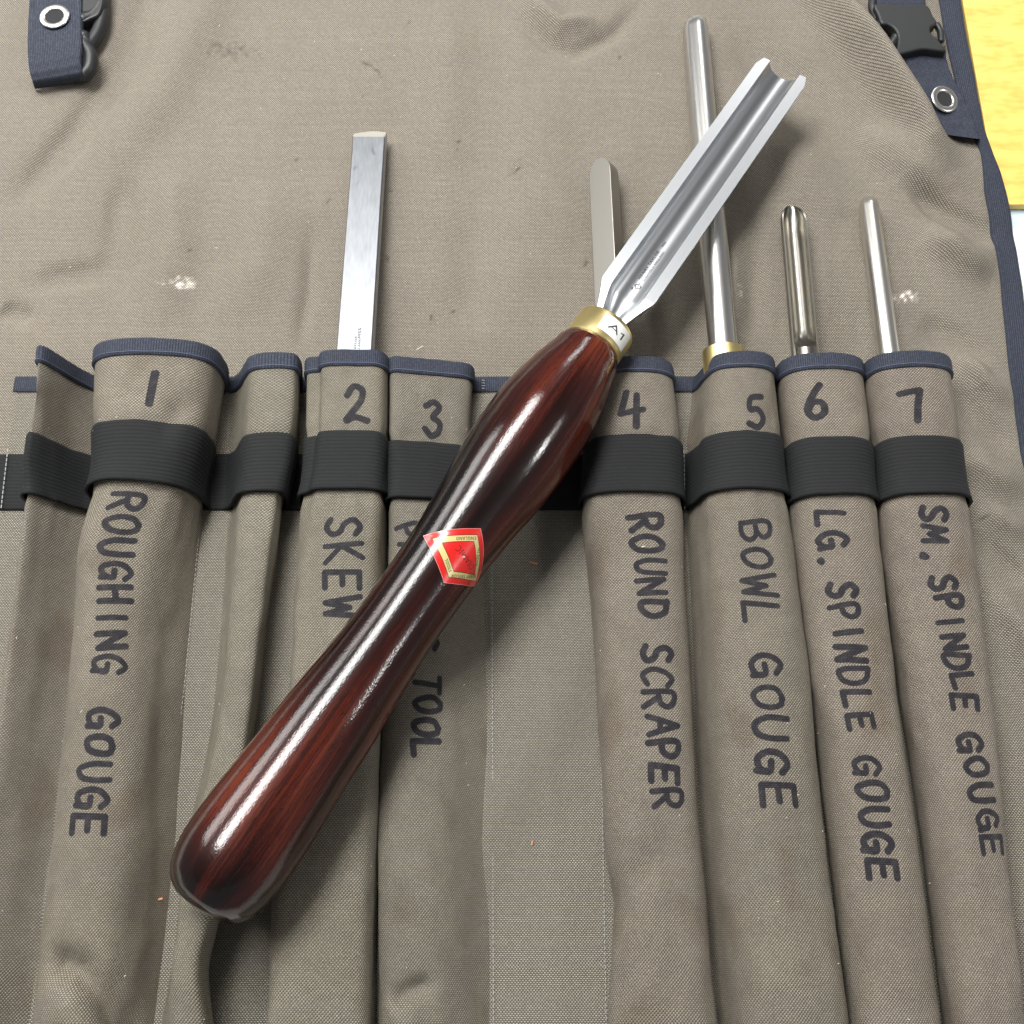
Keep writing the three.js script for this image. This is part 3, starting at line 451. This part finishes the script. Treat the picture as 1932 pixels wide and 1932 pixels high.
// ---- roughing gouge lying across the roll
{
  const t = thing('roughing_gouge', 'roughing gouge with glossy dark red wooden handle and brass ferrule, lying across the pockets', 'turning gouge');
  const A = at(1115, 658.5, 36), Bt = at(373, 1715, 56), dirp = [-0.575, 0.819];
  const L = aim(t, A, Bt.clone().lerp(A, 2));   // local -z runs from the ferrule to the tip, +z to the butt
  const butt = A.distanceTo(Bt);
  // profile: [distance in picture units from the ferrule, half width]
  const prof = [[0, 59], [6, 62], [14, 66], [30, 70], [65, 80.5], [107, 90], [157, 98], [210, 100], [249, 100], [300, 96], [393, 86], [476, 80], [553, 78.5], [636, 79], [715, 83], [793, 89], [858, 94.5], [940, 99], [1024, 104.5], [1087, 108.5], [1154, 110], [1190, 108], [1220, 103], [1248, 94], [1266, 82], [1278, 68], [1285, 52], [1289, 30], [1290, 12], [1290, 0]];
  const zOf = (s) => { const p = at(1115 + dirp[0] * s, 658.5 + dirp[1] * s, 36 + 20 * s / 1290); return p.distanceTo(A); };
  const toR = (s, w) => { const p = A.clone().lerp(Bt, clamp(zOf(s) / butt, 0, 1)); return w * perPx(p) * .985; };
  const fr = curve(prof.slice(0, 24).map((p) => zOf(p[0])), prof.slice(0, 24).map((p) => toR(p[0], p[1])));
  const radius = (z) => fr(z);
  const lp = []; for (let i = 0; i <= 150; i++) { const z = zOf(1240) * i / 150; lp.push(new THREE.Vector2(fr(z), z)); }
  for (const p of prof.filter((q) => q[0] > 1240)) lp.push(new THREE.Vector2(toR(p[0], p[1]), zOf(p[0])));
  lp.unshift(new THREE.Vector2(.008, 0));
  const hg = new THREE.LatheGeometry(lp, 128); hg.rotateX(Math.PI / 2);   // axis y -> +z
  // angle of each side: 0 = the way the photographer sees it, positive to the right of the axis
  const view = camera.position.clone().sub(A.clone().lerp(Bt, .45)), inv = t.quaternion.clone().invert(); view.applyQuaternion(inv); const phi0 = Math.atan2(view.x, view.y);
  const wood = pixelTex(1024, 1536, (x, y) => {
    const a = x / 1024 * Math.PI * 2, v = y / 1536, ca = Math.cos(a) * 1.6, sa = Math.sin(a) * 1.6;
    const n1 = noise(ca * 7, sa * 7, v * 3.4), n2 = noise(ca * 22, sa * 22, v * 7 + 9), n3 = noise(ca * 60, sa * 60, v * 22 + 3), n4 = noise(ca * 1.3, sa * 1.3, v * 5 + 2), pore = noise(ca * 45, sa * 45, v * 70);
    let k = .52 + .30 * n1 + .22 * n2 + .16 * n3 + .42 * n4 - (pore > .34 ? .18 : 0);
    const neck = Math.exp(-(((v - .40) / .25) ** 2)); k -= .46 * neck * (1 + n2) * (.62 + .62 * Math.cos(a - 4.2 + n1)) + .3 * sstep(.88, .97, v + .05 * n1);  // stained neck and left side, with dark reflections painted in as well
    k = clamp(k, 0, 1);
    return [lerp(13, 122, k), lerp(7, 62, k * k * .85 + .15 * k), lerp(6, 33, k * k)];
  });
  const peelT = peel.clone(); peelT.repeat.set(3, 6); peelT.needsUpdate = true;
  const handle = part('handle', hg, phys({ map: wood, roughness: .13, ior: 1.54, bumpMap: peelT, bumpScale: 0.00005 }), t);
  // ferrule
  const Rf = 58 * perPx(A), Lf = 15.8 * mm, fp = [[0, .6], [.0, .97], [.05, 1], [.93, 1], [.98, .975], [1, .93], [1, .3]].map(([z, r]) => new THREE.Vector2(Rf * r, z * Lf));
  const fg = new THREE.LatheGeometry(fp, 96); fg.rotateX(-Math.PI / 2);
  const fer = part('ferrule', creased(fg, .5), mBrass, t);
  // a skin patch on a turned surface: angle range and length range, 0.15 mm proud
  const patch = (f, nu, nv) => gridGeo(nu, nv, (i, j) => { const [ang, z, R, u, v] = f(i / nu, j / nv), a = phi0 + ang; return [Math.sin(a) * (R + .00016), Math.cos(a) * (R + .00016), z, u, v]; });
  const lab = canvasTex(256, 256, (x) => {
    x.fillStyle = '#eeeeea'; x.fillRect(0, 0, 256, 256); x.strokeStyle = '#333338'; x.lineWidth = 13; x.lineCap = 'butt'; x.lineJoin = 'miter';
    x.beginPath(); x.moveTo(62, 172); x.lineTo(104, 80); x.lineTo(142, 172); x.moveTo(78, 138); x.lineTo(128, 138); x.stroke();
    x.beginPath(); x.moveTo(160, 104); x.lineTo(186, 82); x.lineTo(186, 174); x.stroke();
  });
  part('paper_label', patch((u, v) => [lerp(-.26, .98, u), -lerp(13.4, 3.4, 1 - v) * mm, Rf, u, v], 24, 6), std({ map: lab, roughness: .45 }), fer, 'white label printed A1 on the brass ferrule');
  // sticker: a cut-gem outline drawn flat, then bent round the handle
  const poly = [[805, 1005], [855, 999.5], [907, 998], [913, 1018], [917.5, 1044], [917, 1070], [914, 1092], [880, 1097], [842.6, 1096.7], [823, 1050]];
  const flat = poly.map(([px, py]) => { const dx = px - 1115, dy = py - 658.5, s = -.575 * dx + .819 * dy + 26, w = .819 * dx + .575 * dy - 2, R = 81; return [R * Math.asin(clamp(w / R, -.985, .985)), s]; });
  const X = flat.map(([w, s]) => [.819 * w - .575 * s, .575 * w + .819 * s]);   // unrolled, still turned as in the picture
  const bx0 = Math.min(...X.map((p) => p[0])), bx1 = Math.max(...X.map((p) => p[0])), by0 = Math.min(...X.map((p) => p[1])), by1 = Math.max(...X.map((p) => p[1])), SC = 512 / Math.max(bx1 - bx0, by1 - by0);
  const stk = canvasTex(512, 512, (x) => {
    const q = X.map(([a, b]) => [(a - bx0) * SC, (b - by0) * SC]), c = q.reduce((s, p) => [s[0] + p[0] / q.length, s[1] + p[1] / q.length], [0, 0]);
    const ring = (k, col, stroke) => { x.beginPath(); q.forEach((p, i) => { const a = c[0] + (p[0] - c[0]) * k, b = c[1] + (p[1] - c[1]) * k; i ? x.lineTo(a, b) : x.moveTo(a, b); }); x.closePath(); if (col) { x.fillStyle = col; x.fill(); } if (stroke) { x.strokeStyle = stroke; x.lineWidth = 5; x.stroke(); } };
    x.fillStyle = '#c9241d'; x.fillRect(0, 0, 512, 512); ring(1, '#cf1f1b', '#e09a94'); ring(.78, '#cbbb7c', '#5a1812'); ring(.55, '#d2201c', '#5a1812');
    const txt = (s, px, py, size, rot, col, w = '') => { x.save(); x.translate(px, py); x.rotate(rot); x.font = `${w} ${size}px sans-serif`; x.textAlign = 'center'; x.textBaseline = 'middle'; x.fillStyle = col; x.fillText(s, 0, 0); x.restore(); };
    const mid = (i, j, k) => [c[0] + ((q[i][0] + q[j][0]) / 2 - c[0]) * k, c[1] + ((q[i][1] + q[j][1]) / 2 - c[1]) * k];
    txt('DIAMIC', c[0] + 6, c[1] + 4, 58, Math.PI + .80, '#5f0f0c');
    txt('HENRY TAYLOR', ...mid(6, 8, .66), 32, Math.PI + .02, '#55512e', 'bold'); txt('MADE IN', ...mid(3, 5, .67), 30, Math.PI / 2 + Math.PI, '#55512e', 'bold'); txt('TOOLS', ...mid(8, 9, .66), 30, Math.PI / 2 - .4, '#55512e', 'bold'); txt('ENGLAND', ...mid(1, 2, .66), 30, Math.PI - .03, '#55512e', 'bold');
  });
  stk.wrapS = stk.wrapT = THREE.ClampToEdgeWrapping;
  { // triangulated outline with inner points so that it bends
    const c = flat.reduce((s, p) => [s[0] + p[0] / flat.length, s[1] + p[1] / flat.length], [0, 0]), ringPts = [];
    for (let i = 0; i < flat.length; i++) for (let k = 0; k < 5; k++) { const a = flat[i], b = flat[(i + 1) % flat.length]; ringPts.push([lerp(a[0], b[0], k / 5), lerp(a[1], b[1], k / 5)]); }
    const N = ringPts.length;
    const g = gridGeo(N, 8, (i, j) => {
      const p = ringPts[i % N], w = lerp(c[0], p[0], j / 8), s = lerp(c[1], p[1], j / 8), z = zOf(s), R = radius(z), a = phi0 + w / 81, Xx = .819 * w - .575 * s, Yy = .575 * w + .819 * s;
      return [Math.sin(a) * (R + .00018), Math.cos(a) * (R + .00018), z, (Xx - bx0) * SC / 512, 1 - (Yy - by0) * SC / 512];
    });
    part('maker_sticker', g, phys({ map: stk, roughness: .22, clearcoat: .6, clearcoatRoughness: .12 }), handle, 'red and gold gem-shaped sticker on the handle');
  }
  // blade
  const tipZ = -at(1490, 126, 32).distanceTo(A) , z0 = -Lf + .5 * mm;
  const sect = (W, D, th, top) => {  // U profile: wall to wall W, depth D, thickness th, rim height top
    const o = [], n = [], r = W / 2, ri = r - th, N = 26, dn = Math.max(D - r, 0.8 * mm), rm = [1, 1];
    for (let i = 0; i <= N + 4; i++) {
      let q, qi;
      if (i < 2) { q = [-r, top - dn * i / 2]; qi = [-ri, top - .2 * mm * i]; } else if (i > N + 2) { const k = N + 4 - i; q = [r, top - dn * k / 2]; qi = [ri, top - .2 * mm * k]; }
      else { const a = Math.PI * (i - 2) / N; q = [-r * Math.cos(a), top - dn - r * Math.sin(a) * (D - dn) / r]; qi = [-ri * Math.cos(a), top - .4 * mm - Math.max(D - th * .85, 2 * mm) * Math.sin(a)]; }
      o.push(q); n.push(qi);
    }
    return [o, n];
  };
  const Wb = 109 * perPx(at(1330, 360, 38)), top = 7.5 * mm;
  const S = [[z0, 13.6, 10, 3.2, 4.6], [z0 - 5 * mm, 15.2, 10.2, 3.0, 5.2], [z0 - 12 * mm, 19.5, 11.4, 3.6, 6.2], [z0 - 17 * mm, 23, 12.2, 4.4, 7.0], [z0 - 20.5 * mm, 26, 12.8, 5.6, 7.5]].map(([z, W, D, th, tp]) => [z, ...sect(W / 26.6 * Wb, D * mm, th * mm, tp * mm)]);
  S.push([z0 - 22 * mm, ...sect(Wb, 13 * mm, 6 * mm, top)]);
  for (let i = 1; i <= 6; i++) S.push([lerp(z0 - 22 * mm, tipZ + 6 * mm, i / 6), ...sect(Wb, 13 * mm, 6 * mm, top)]);
  { // ground tip: the outside falls away to the inner edge
    const [o, n] = sect(Wb, 13 * mm, 6 * mm, top), [, ni] = sect(Wb, 13 * mm, 6 * mm, top);
    S.push([tipZ, o.map((p, i) => { const k = .72; return [lerp(p[0], ni[i][0], i < 3 || i > o.length - 4 ? .35 : k), lerp(p[1], ni[i][1], k)]; }), n]);
  }
  const blade = part('blade', trough(S, .5), mSteel, t);
  // stamped maker's mark in the trough
  const stampTex = canvasTex(512, 128, (x) => { x.clearRect(0, 0, 512, 128); x.fillStyle = 'rgba(60,62,66,.75)'; x.font = 'bold 40px sans-serif'; x.fillText('HENRY TAYLOR', 118, 52); x.font = 'bold 30px sans-serif'; x.fillText('SHEFFIELD ENGLAND', 118, 92); x.fillText('HSS', 452, 52); x.strokeStyle = 'rgba(60,62,66,.8)'; x.lineWidth = 7; x.beginPath(); x.moveTo(60, 40); x.lineTo(88, 68); x.lineTo(60, 100); x.lineTo(32, 68); x.closePath(); x.moveTo(42, 68); x.lineTo(78, 68); x.stroke(); x.beginPath(); x.arc(26, 36, 6, 0, 7); x.stroke(); });
  const ri = Wb / 2 - 6 * mm, dB = 13 * mm - 5.1 * mm;
  const sg = gridGeo(8, 12, (i, j) => { const u = j / 12, v = i / 8, a = Math.PI * lerp(.40, .66, v), z = z0 - 27 * mm - u * 38 * mm; return [-ri * Math.cos(a) * .985, top - .4 * mm - dB * Math.sin(a) * .985 + .0001, z, u, 1 - v]; });
  part('maker_stamp', sg, std({ map: stampTex, transparent: true, roughness: .6, metalness: .3 }), blade);
}

// ---- skew chisel in pocket two
{
  const t = thing('skew_chisel', 'flat steel skew chisel standing out of the pocket numbered two', 'chisel');
  const p0 = at(668, 700, 17), p1 = at(699, 250, 7), L = aim(t, p0, p1, .15), W = 67 * perPx(at(680, 470, 14)) / 2, H = 2.7 * mm;
  const zb = (u) => -(L - lerp(4.2, 6.8, (u + 1) / 2) * mm), zt = (u) => -(L + (u < -.15 ? -.5 * ((u + .15) / .85) ** 2 : -2.1 * ((u + .15) / 1.15) ** 2) * mm);
  const us = [-1, -.93, -.6, -.3, 0, .3, .6, .93, 1], e = (u) => Math.abs(u) > .96 ? .75 : 1, pos = [], bev = [];
  const q = (a, b, c, d, to = pos) => to.push(...a, ...b, ...c, ...a, ...c, ...d);
  const P = (u, z, y) => [u * W, y, z], bodyZ = .03;
  for (let i = 0; i < us.length - 1; i++) { const a = us[i], b = us[i + 1];
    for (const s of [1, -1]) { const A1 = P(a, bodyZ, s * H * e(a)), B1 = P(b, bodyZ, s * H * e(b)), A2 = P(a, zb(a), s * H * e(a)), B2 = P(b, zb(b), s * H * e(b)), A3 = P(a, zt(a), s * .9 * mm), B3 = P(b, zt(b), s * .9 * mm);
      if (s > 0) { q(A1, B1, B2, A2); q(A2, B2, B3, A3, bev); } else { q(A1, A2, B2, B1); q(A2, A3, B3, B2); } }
    q(P(a, zt(a), .9 * mm), P(b, zt(b), .9 * mm), P(b, zt(b), -.9 * mm), P(a, zt(a), -.9 * mm)); }
  for (const u of [-1, 1]) { const h = H * e(u), f = [P(u, bodyZ, h), P(u, zb(u), h), P(u, zb(u), -h), P(u, bodyZ, -h)], g = [P(u, zb(u), h), P(u, zt(u), .9 * mm), P(u, zt(u), -.9 * mm), P(u, zb(u), -h)]; u > 0 ? (q(...f.reverse()), q(...g.reverse())) : (q(...f), q(...g)); }
  const g = new THREE.BufferGeometry(); g.setAttribute('position', new THREE.Float32BufferAttribute(pos, 3)); const uv = []; for (let i = 0; i < pos.length; i += 3) uv.push(pos[i] / (2 * W) + .5, (pos[i + 2] - .03) / -(L + .03)); g.setAttribute('uv', new THREE.Float32BufferAttribute(uv, 2));
  const skMap = pixelTex(256, 1024, (x, y) => { const v = y / 1024, u = x / 256; let k = 1 + .05 * noise(u * 4, v * 14) + .05 * noise(u * 16, v * 30, 4); k -= .16 * sstep(.35, .6, noise(u * 5, v * 22, 8)) * sstep(.6, .9, v); const rust = sstep(.58, .7, noise(u * 16, v * 60, 12)) * sstep(.78, .83, v) * sstep(.9, .86, v); k -= .35 * rust; return [166 * k, 169 * k, 173 * k]; });
  part('blade', creased(g, .25), std({ map: skMap, metalness: 1, roughness: .285 }), t);
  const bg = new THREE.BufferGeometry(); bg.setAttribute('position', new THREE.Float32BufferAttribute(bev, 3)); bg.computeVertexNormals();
  part('lit_bevel', creased(bg, .5), std({ color: new THREE.Color(.47, .45, .40), metalness: .6, roughness: .62 }), t.children[0], 'bevelled edge with its pale reflection put into the colour');  // reflected brightness put into a paler, rougher bevel material
  const st = canvasTex(256, 96, (x) => { x.clearRect(0, 0, 256, 96); x.fillStyle = 'rgba(70,74,80,.8)'; x.font = 'bold 26px sans-serif'; x.fillText('HENRY TAYLOR', 2, 30); x.fillText('SHEFFIELD ENGLAND', -86, 66); x.font = 'bold 38px sans-serif'; x.fillText('HSS', 176, 64); });
  part('maker_stamp', gridGeo(4, 8, (i, j) => { const u = j / 8, v = i / 4; return [lerp(-.06, .52, v) * W, H + .0001, -lerp(1, 26, u) * mm, u, 1 - v]; }), std({ map: st, transparent: true, roughness: .6, metalness: .3 }), t.children[0]);
}
// ---- round-nosed scraper in pocket four, rolled a little to the left
{
  const t = thing('round_scraper', 'dull steel round-nosed scraper behind the roughing gouge, in the pocket numbered four', 'scraper');
  const p0 = at(1158, 700, 15), p1 = at(1138, 306, 11), L = aim(t, p0, p1, .66), W = 49 * perPx(at(1140, 450, 14)) / 2, s = new THREE.Shape();
  s.moveTo(-W, -.03); s.lineTo(-W, L - 11 * mm); s.bezierCurveTo(-W, L - 4 * mm, -W * .55, L, 0, L); s.bezierCurveTo(W * .55, L, W, L - 4 * mm, W, L - 11 * mm); s.lineTo(W, -.03);
  const g = new THREE.ExtrudeGeometry(s, { depth: 8 * mm, bevelEnabled: true, bevelThickness: .4 * mm, bevelSize: .4 * mm, bevelOffset: -.4 * mm, bevelSegments: 2, curveSegments: 24 }); g.rotateX(-Math.PI / 2); g.translate(0, -4 * mm, 0);
  part('blade', g, mSteelDull, t);
}
// ---- round-bar gouges
function ringLoft(rings, n = 64) {   // rings: [z, x, y, rx, ry]; last one is closed
  const g = gridGeo(n, rings.length, (i, j) => { const a = i / n * Math.PI * 2, r = rings[Math.min(j, rings.length - 1)], k = j === rings.length ? 0 : 1; return [r[1] + Math.cos(a) * r[3] * k, r[2] + Math.sin(a) * r[4] * k, r[0], i / n * .05, r[0] * 2]; });
  return creased(g, .5);
}
{
  const t = thing('bowl_gouge', 'long round steel bowl gouge with a brass ferrule, passing under the roughing gouge blade', 'turning gouge');
  const p0 = at(1367, 690, 17), p1 = at(1310, 36, 10), L = aim(t, p0, p1), R = 55 * perPx(at(1365, 640, 17)) / 2;
  part('shaft', ringLoft([[.04, 0, 0, R, R], [-(L - 11 * mm), 0, 0, R, R], [-(L - 7 * mm), .2 * mm, -.2 * mm, R * .98, R * .96], [-(L - 3.5 * mm), .8 * mm, -.8 * mm, R * .90, R * .87], [-(L - 1 * mm), 1.3 * mm, -1.5 * mm, R * .79, R * .75], [-L, 1.5 * mm, -1.8 * mm, R * .74, R * .68]]), std({ color: new THREE.Color(.66, .645, .62), metalness: 1, roughness: .285 }), t);
  const Rf = 40 * perPx(p0) ; const fg = new THREE.LatheGeometry([[R * .9, 0], [Rf * .93, 0], [Rf, .8], [Rf, 14]].map(([r, z]) => new THREE.Vector2(r, z * mm)), 64); fg.rotateX(Math.PI / 2); fg.translate(0, 0, -8.6 * mm);
  part('ferrule', creased(fg, .5), mBrass, t);
}
{
  const t = thing('slim_spindle_gouge', 'slim round steel spindle gouge in the pocket numbered seven', 'turning gouge');
  const p0 = at(1682, 700, 17), p1 = at(1637, 376, 9), L = aim(t, p0, p1), R = 39.5 * perPx(at(1665, 560, 15)) / 2;
  part('shaft', ringLoft([[.04, 0, 0, R, R], [-(L - 7 * mm), 0, 0, R, R], [-(L - 5 * mm), .1 * mm, -.1 * mm, R * .98, R * .97], [-(L - 2.5 * mm), .35 * mm, -.5 * mm, R * .9, R * .87], [-L, .7 * mm, -1.1 * mm, R * .76, R * .68]]), std({ color: new THREE.Color(.76, .73, .68), metalness: 1, roughness: .285 }), t);
}
{
  const t = thing('fluted_spindle_gouge', 'steel spindle gouge with an open polished flute, in the pocket numbered six', 'turning gouge');
  const p0 = at(1522, 700, 17), p1 = at(1494, 382, 11), L = aim(t, p0, p1), R = 50.5 * perPx(at(1510, 600, 15)) / 2, N = 30;
  const sec = (z, R, d, dy = 0) => { const th = .30, yr = R * Math.sin(th), w = R * Math.cos(th), o = [], n = [];
    for (let i = 0; i <= N; i++) { const f = i / N, a = Math.PI - th + (Math.PI + 2 * th) * f, ai = Math.PI * f; o.push([R * Math.cos(a), R * Math.sin(a) + dy]); n.push([-w * .86 * Math.cos(ai), yr - d * Math.sin(ai) + dy]); } return [z, o, n]; };
  const S = [sec(.04, R, -R * .68), sec(-11 * mm, R, -R * .62), sec(-14.5 * mm, R, -R * .2)];
  for (const [k, d] of [[17, .3], [19.5, .68], [22, .92], [25, 1.04], [29, 1.08]]) S.push(sec(-k * mm, R, R * d));
  S.push(sec(-(L - 16 * mm), R, R * 1.08));
  for (const [k, r, d, y] of [[13, 1, 1.06, 0], [10, .95, 1, -.2], [7.6, .87, .98, -.5], [5.4, .75, .9, -1.0], [3.4, .59, .74, -1.6], [1.8, .42, .55, -2.2], [.6, .25, .3, -2.7], [0, .1, .12, -3]]) S.push(sec(-(L - k * mm), R * r, R * r * d, y * mm));
  part('shaft', trough(S, .55), mSteelBright, t);
}

// ------------------------------------------------------------------ beyond the roll: board, paper, shavings
{
  const t = thing('wooden_board', 'pale yellow wooden board beside the roll, far right corner', 'wooden board');
  const a = at(1788, -160, -.8), b = at(2100, 386, -.8);
  const g = new RoundedBoxGeometry(b.x - a.x, 5 * mm, b.z - a.z, 3, .8 * mm); const wt = pixelTex(512, 512, (x, y) => {
    const u = x / 512, v = y / 512, k = noise(u * 3, v * 26, 1) * .5 + noise(u * 10, v * 90, 2) * .3, kn = Math.exp(-(((u - .62) / .12) ** 2 + ((v - .335) / .02) ** 2)) * .8 + Math.exp(-(((u - .75) / .06) ** 2 + ((v - .43) / .03) ** 2)) * .35;
    return [lerp(236, 186, clamp(.15 + .5 * k + kn, 0, 1)), lerp(203, 132, clamp(.12 + .7 * k + kn, 0, 1)), lerp(110, 58, clamp(.15 + .8 * k + kn, 0, 1))]; });
  g.translate((a.x + b.x) / 2, -3.4 * mm, (a.z + b.z) / 2);
  part('board', g, phys({ map: wt, roughness: .35, clearcoat: .3, clearcoatRoughness: .3 }), t);
}
{
  const t = thing('paper_sheet', 'white ruled paper sheet on the bench below the yellow board', 'paper');
  const a = at(1800, 394, -6), b = at(2150, 660, -6), w = b.x - a.x, d = b.z - a.z;
  const pt = canvasTex(256, 256, (x) => { x.fillStyle = '#f1f4ee'; x.fillRect(0, 0, 256, 256); x.fillStyle = '#c8dbe4'; x.fillRect(0, 0, 256, 36); x.fillStyle = '#d5e2c6'; for (const y of [92, 140, 188, 232]) x.fillRect(0, y, 256, 3); });
  const g = new THREE.BoxGeometry(w, .3 * mm, d); g.translate((a.x + b.x) / 2, -6.6 * mm, (a.z + b.z) / 2); part('page', g, std({ map: pt, roughness: .8 }), t);
}
const mChip = std({ color: new THREE.Color(.62, .27, .15), roughness: .8 }), mPale = std({ color: new THREE.Color(.66, .58, .46), roughness: .8 });
for (const [px, py, h, len, wid, rot, m, label] of [
  [1007, 1062, 3.4, 4.4, 1.1, 1.5, mChip, 'orange wood sliver on the flat panel beside the handle'], [1004, 1590, 3.6, 2.2, .8, .1, mChip, 'tiny orange wood chip low on the flat panel'],
  [300, 1697, 8, 3.6, 1.0, -1.1, mChip, 'small orange wood chip in the crease left of the handle butt'], [792, 656, 3, 4.6, .5, -.9, mPale, 'pale thread of wood above the pocket numbered three'], [1214, 1031, 27, 2.0, .5, -1.2, mPale, 'pale fleck of wood on the pocket numbered four'],
]) {
  const g = new THREE.CapsuleGeometry(.5, 1, 3, 7); g.scale(wid * mm, len * mm * .5, wid * .45 * mm); const p = g.attributes.position; for (let i = 0; i < p.count; i++) p.setX(i, p.getX(i) + .25 * wid * mm * Math.sin(p.getY(i) * 900)); g.computeVertexNormals(); g.rotateX(-Math.PI / 2); g.rotateY(rot - Math.PI / 2 + Math.PI / 2);
  const o = part(numbered('wood_shaving'), g, m, scene); o.position.copy(at(px, py, h)); o.userData = { label, category: 'wood shaving', group: 'wood shavings on the canvas' };
}
{ // lint and sawdust
  const g = [];
  const spots = []; for (let i = 0; i < 90; i++) { const k = Math.floor(rnd() * 9), pa = POCKETS[k].geo.attributes.position, q = Math.floor(rnd() * pa.count); if (pa.getY(q) > .010) spots.push([pa.getX(q), pa.getY(q) + .0002 + (pa.getZ(q) > Z_B0 && pa.getZ(q) < Z_B1 ? .0026 : 0), pa.getZ(q)]); }
  for (let i = 0; i < 60; i++) { const x = lerp(-.28, .26, rnd()), z = lerp(Z_TOP + .05, Z_MOUTH - .01, rnd()); spots.push([x, sheetH(x, z) + .0002, z]); }
  for (const p of spots) { const c = new THREE.CapsuleGeometry(.12 * mm + .12 * mm * rnd(), .3 * mm + 1.1 * mm * rnd() * rnd(), 2, 5); c.rotateX(Math.PI / 2); c.rotateY(rnd() * 6.3); c.translate(...p); g.push(c); }
  const o = part('sawdust', mergeGeometries(g), std({ color: new THREE.Color(.58, .54, .47), roughness: .9 }), scene); o.userData = { label: 'pale sawdust and lint specks scattered over the canvas', category: 'sawdust', kind: 'stuff' };
}
scene.traverse((o) => { if (o.isMesh) o.castShadow = o.receiveShadow = true; });
renderer.render(scene, camera);
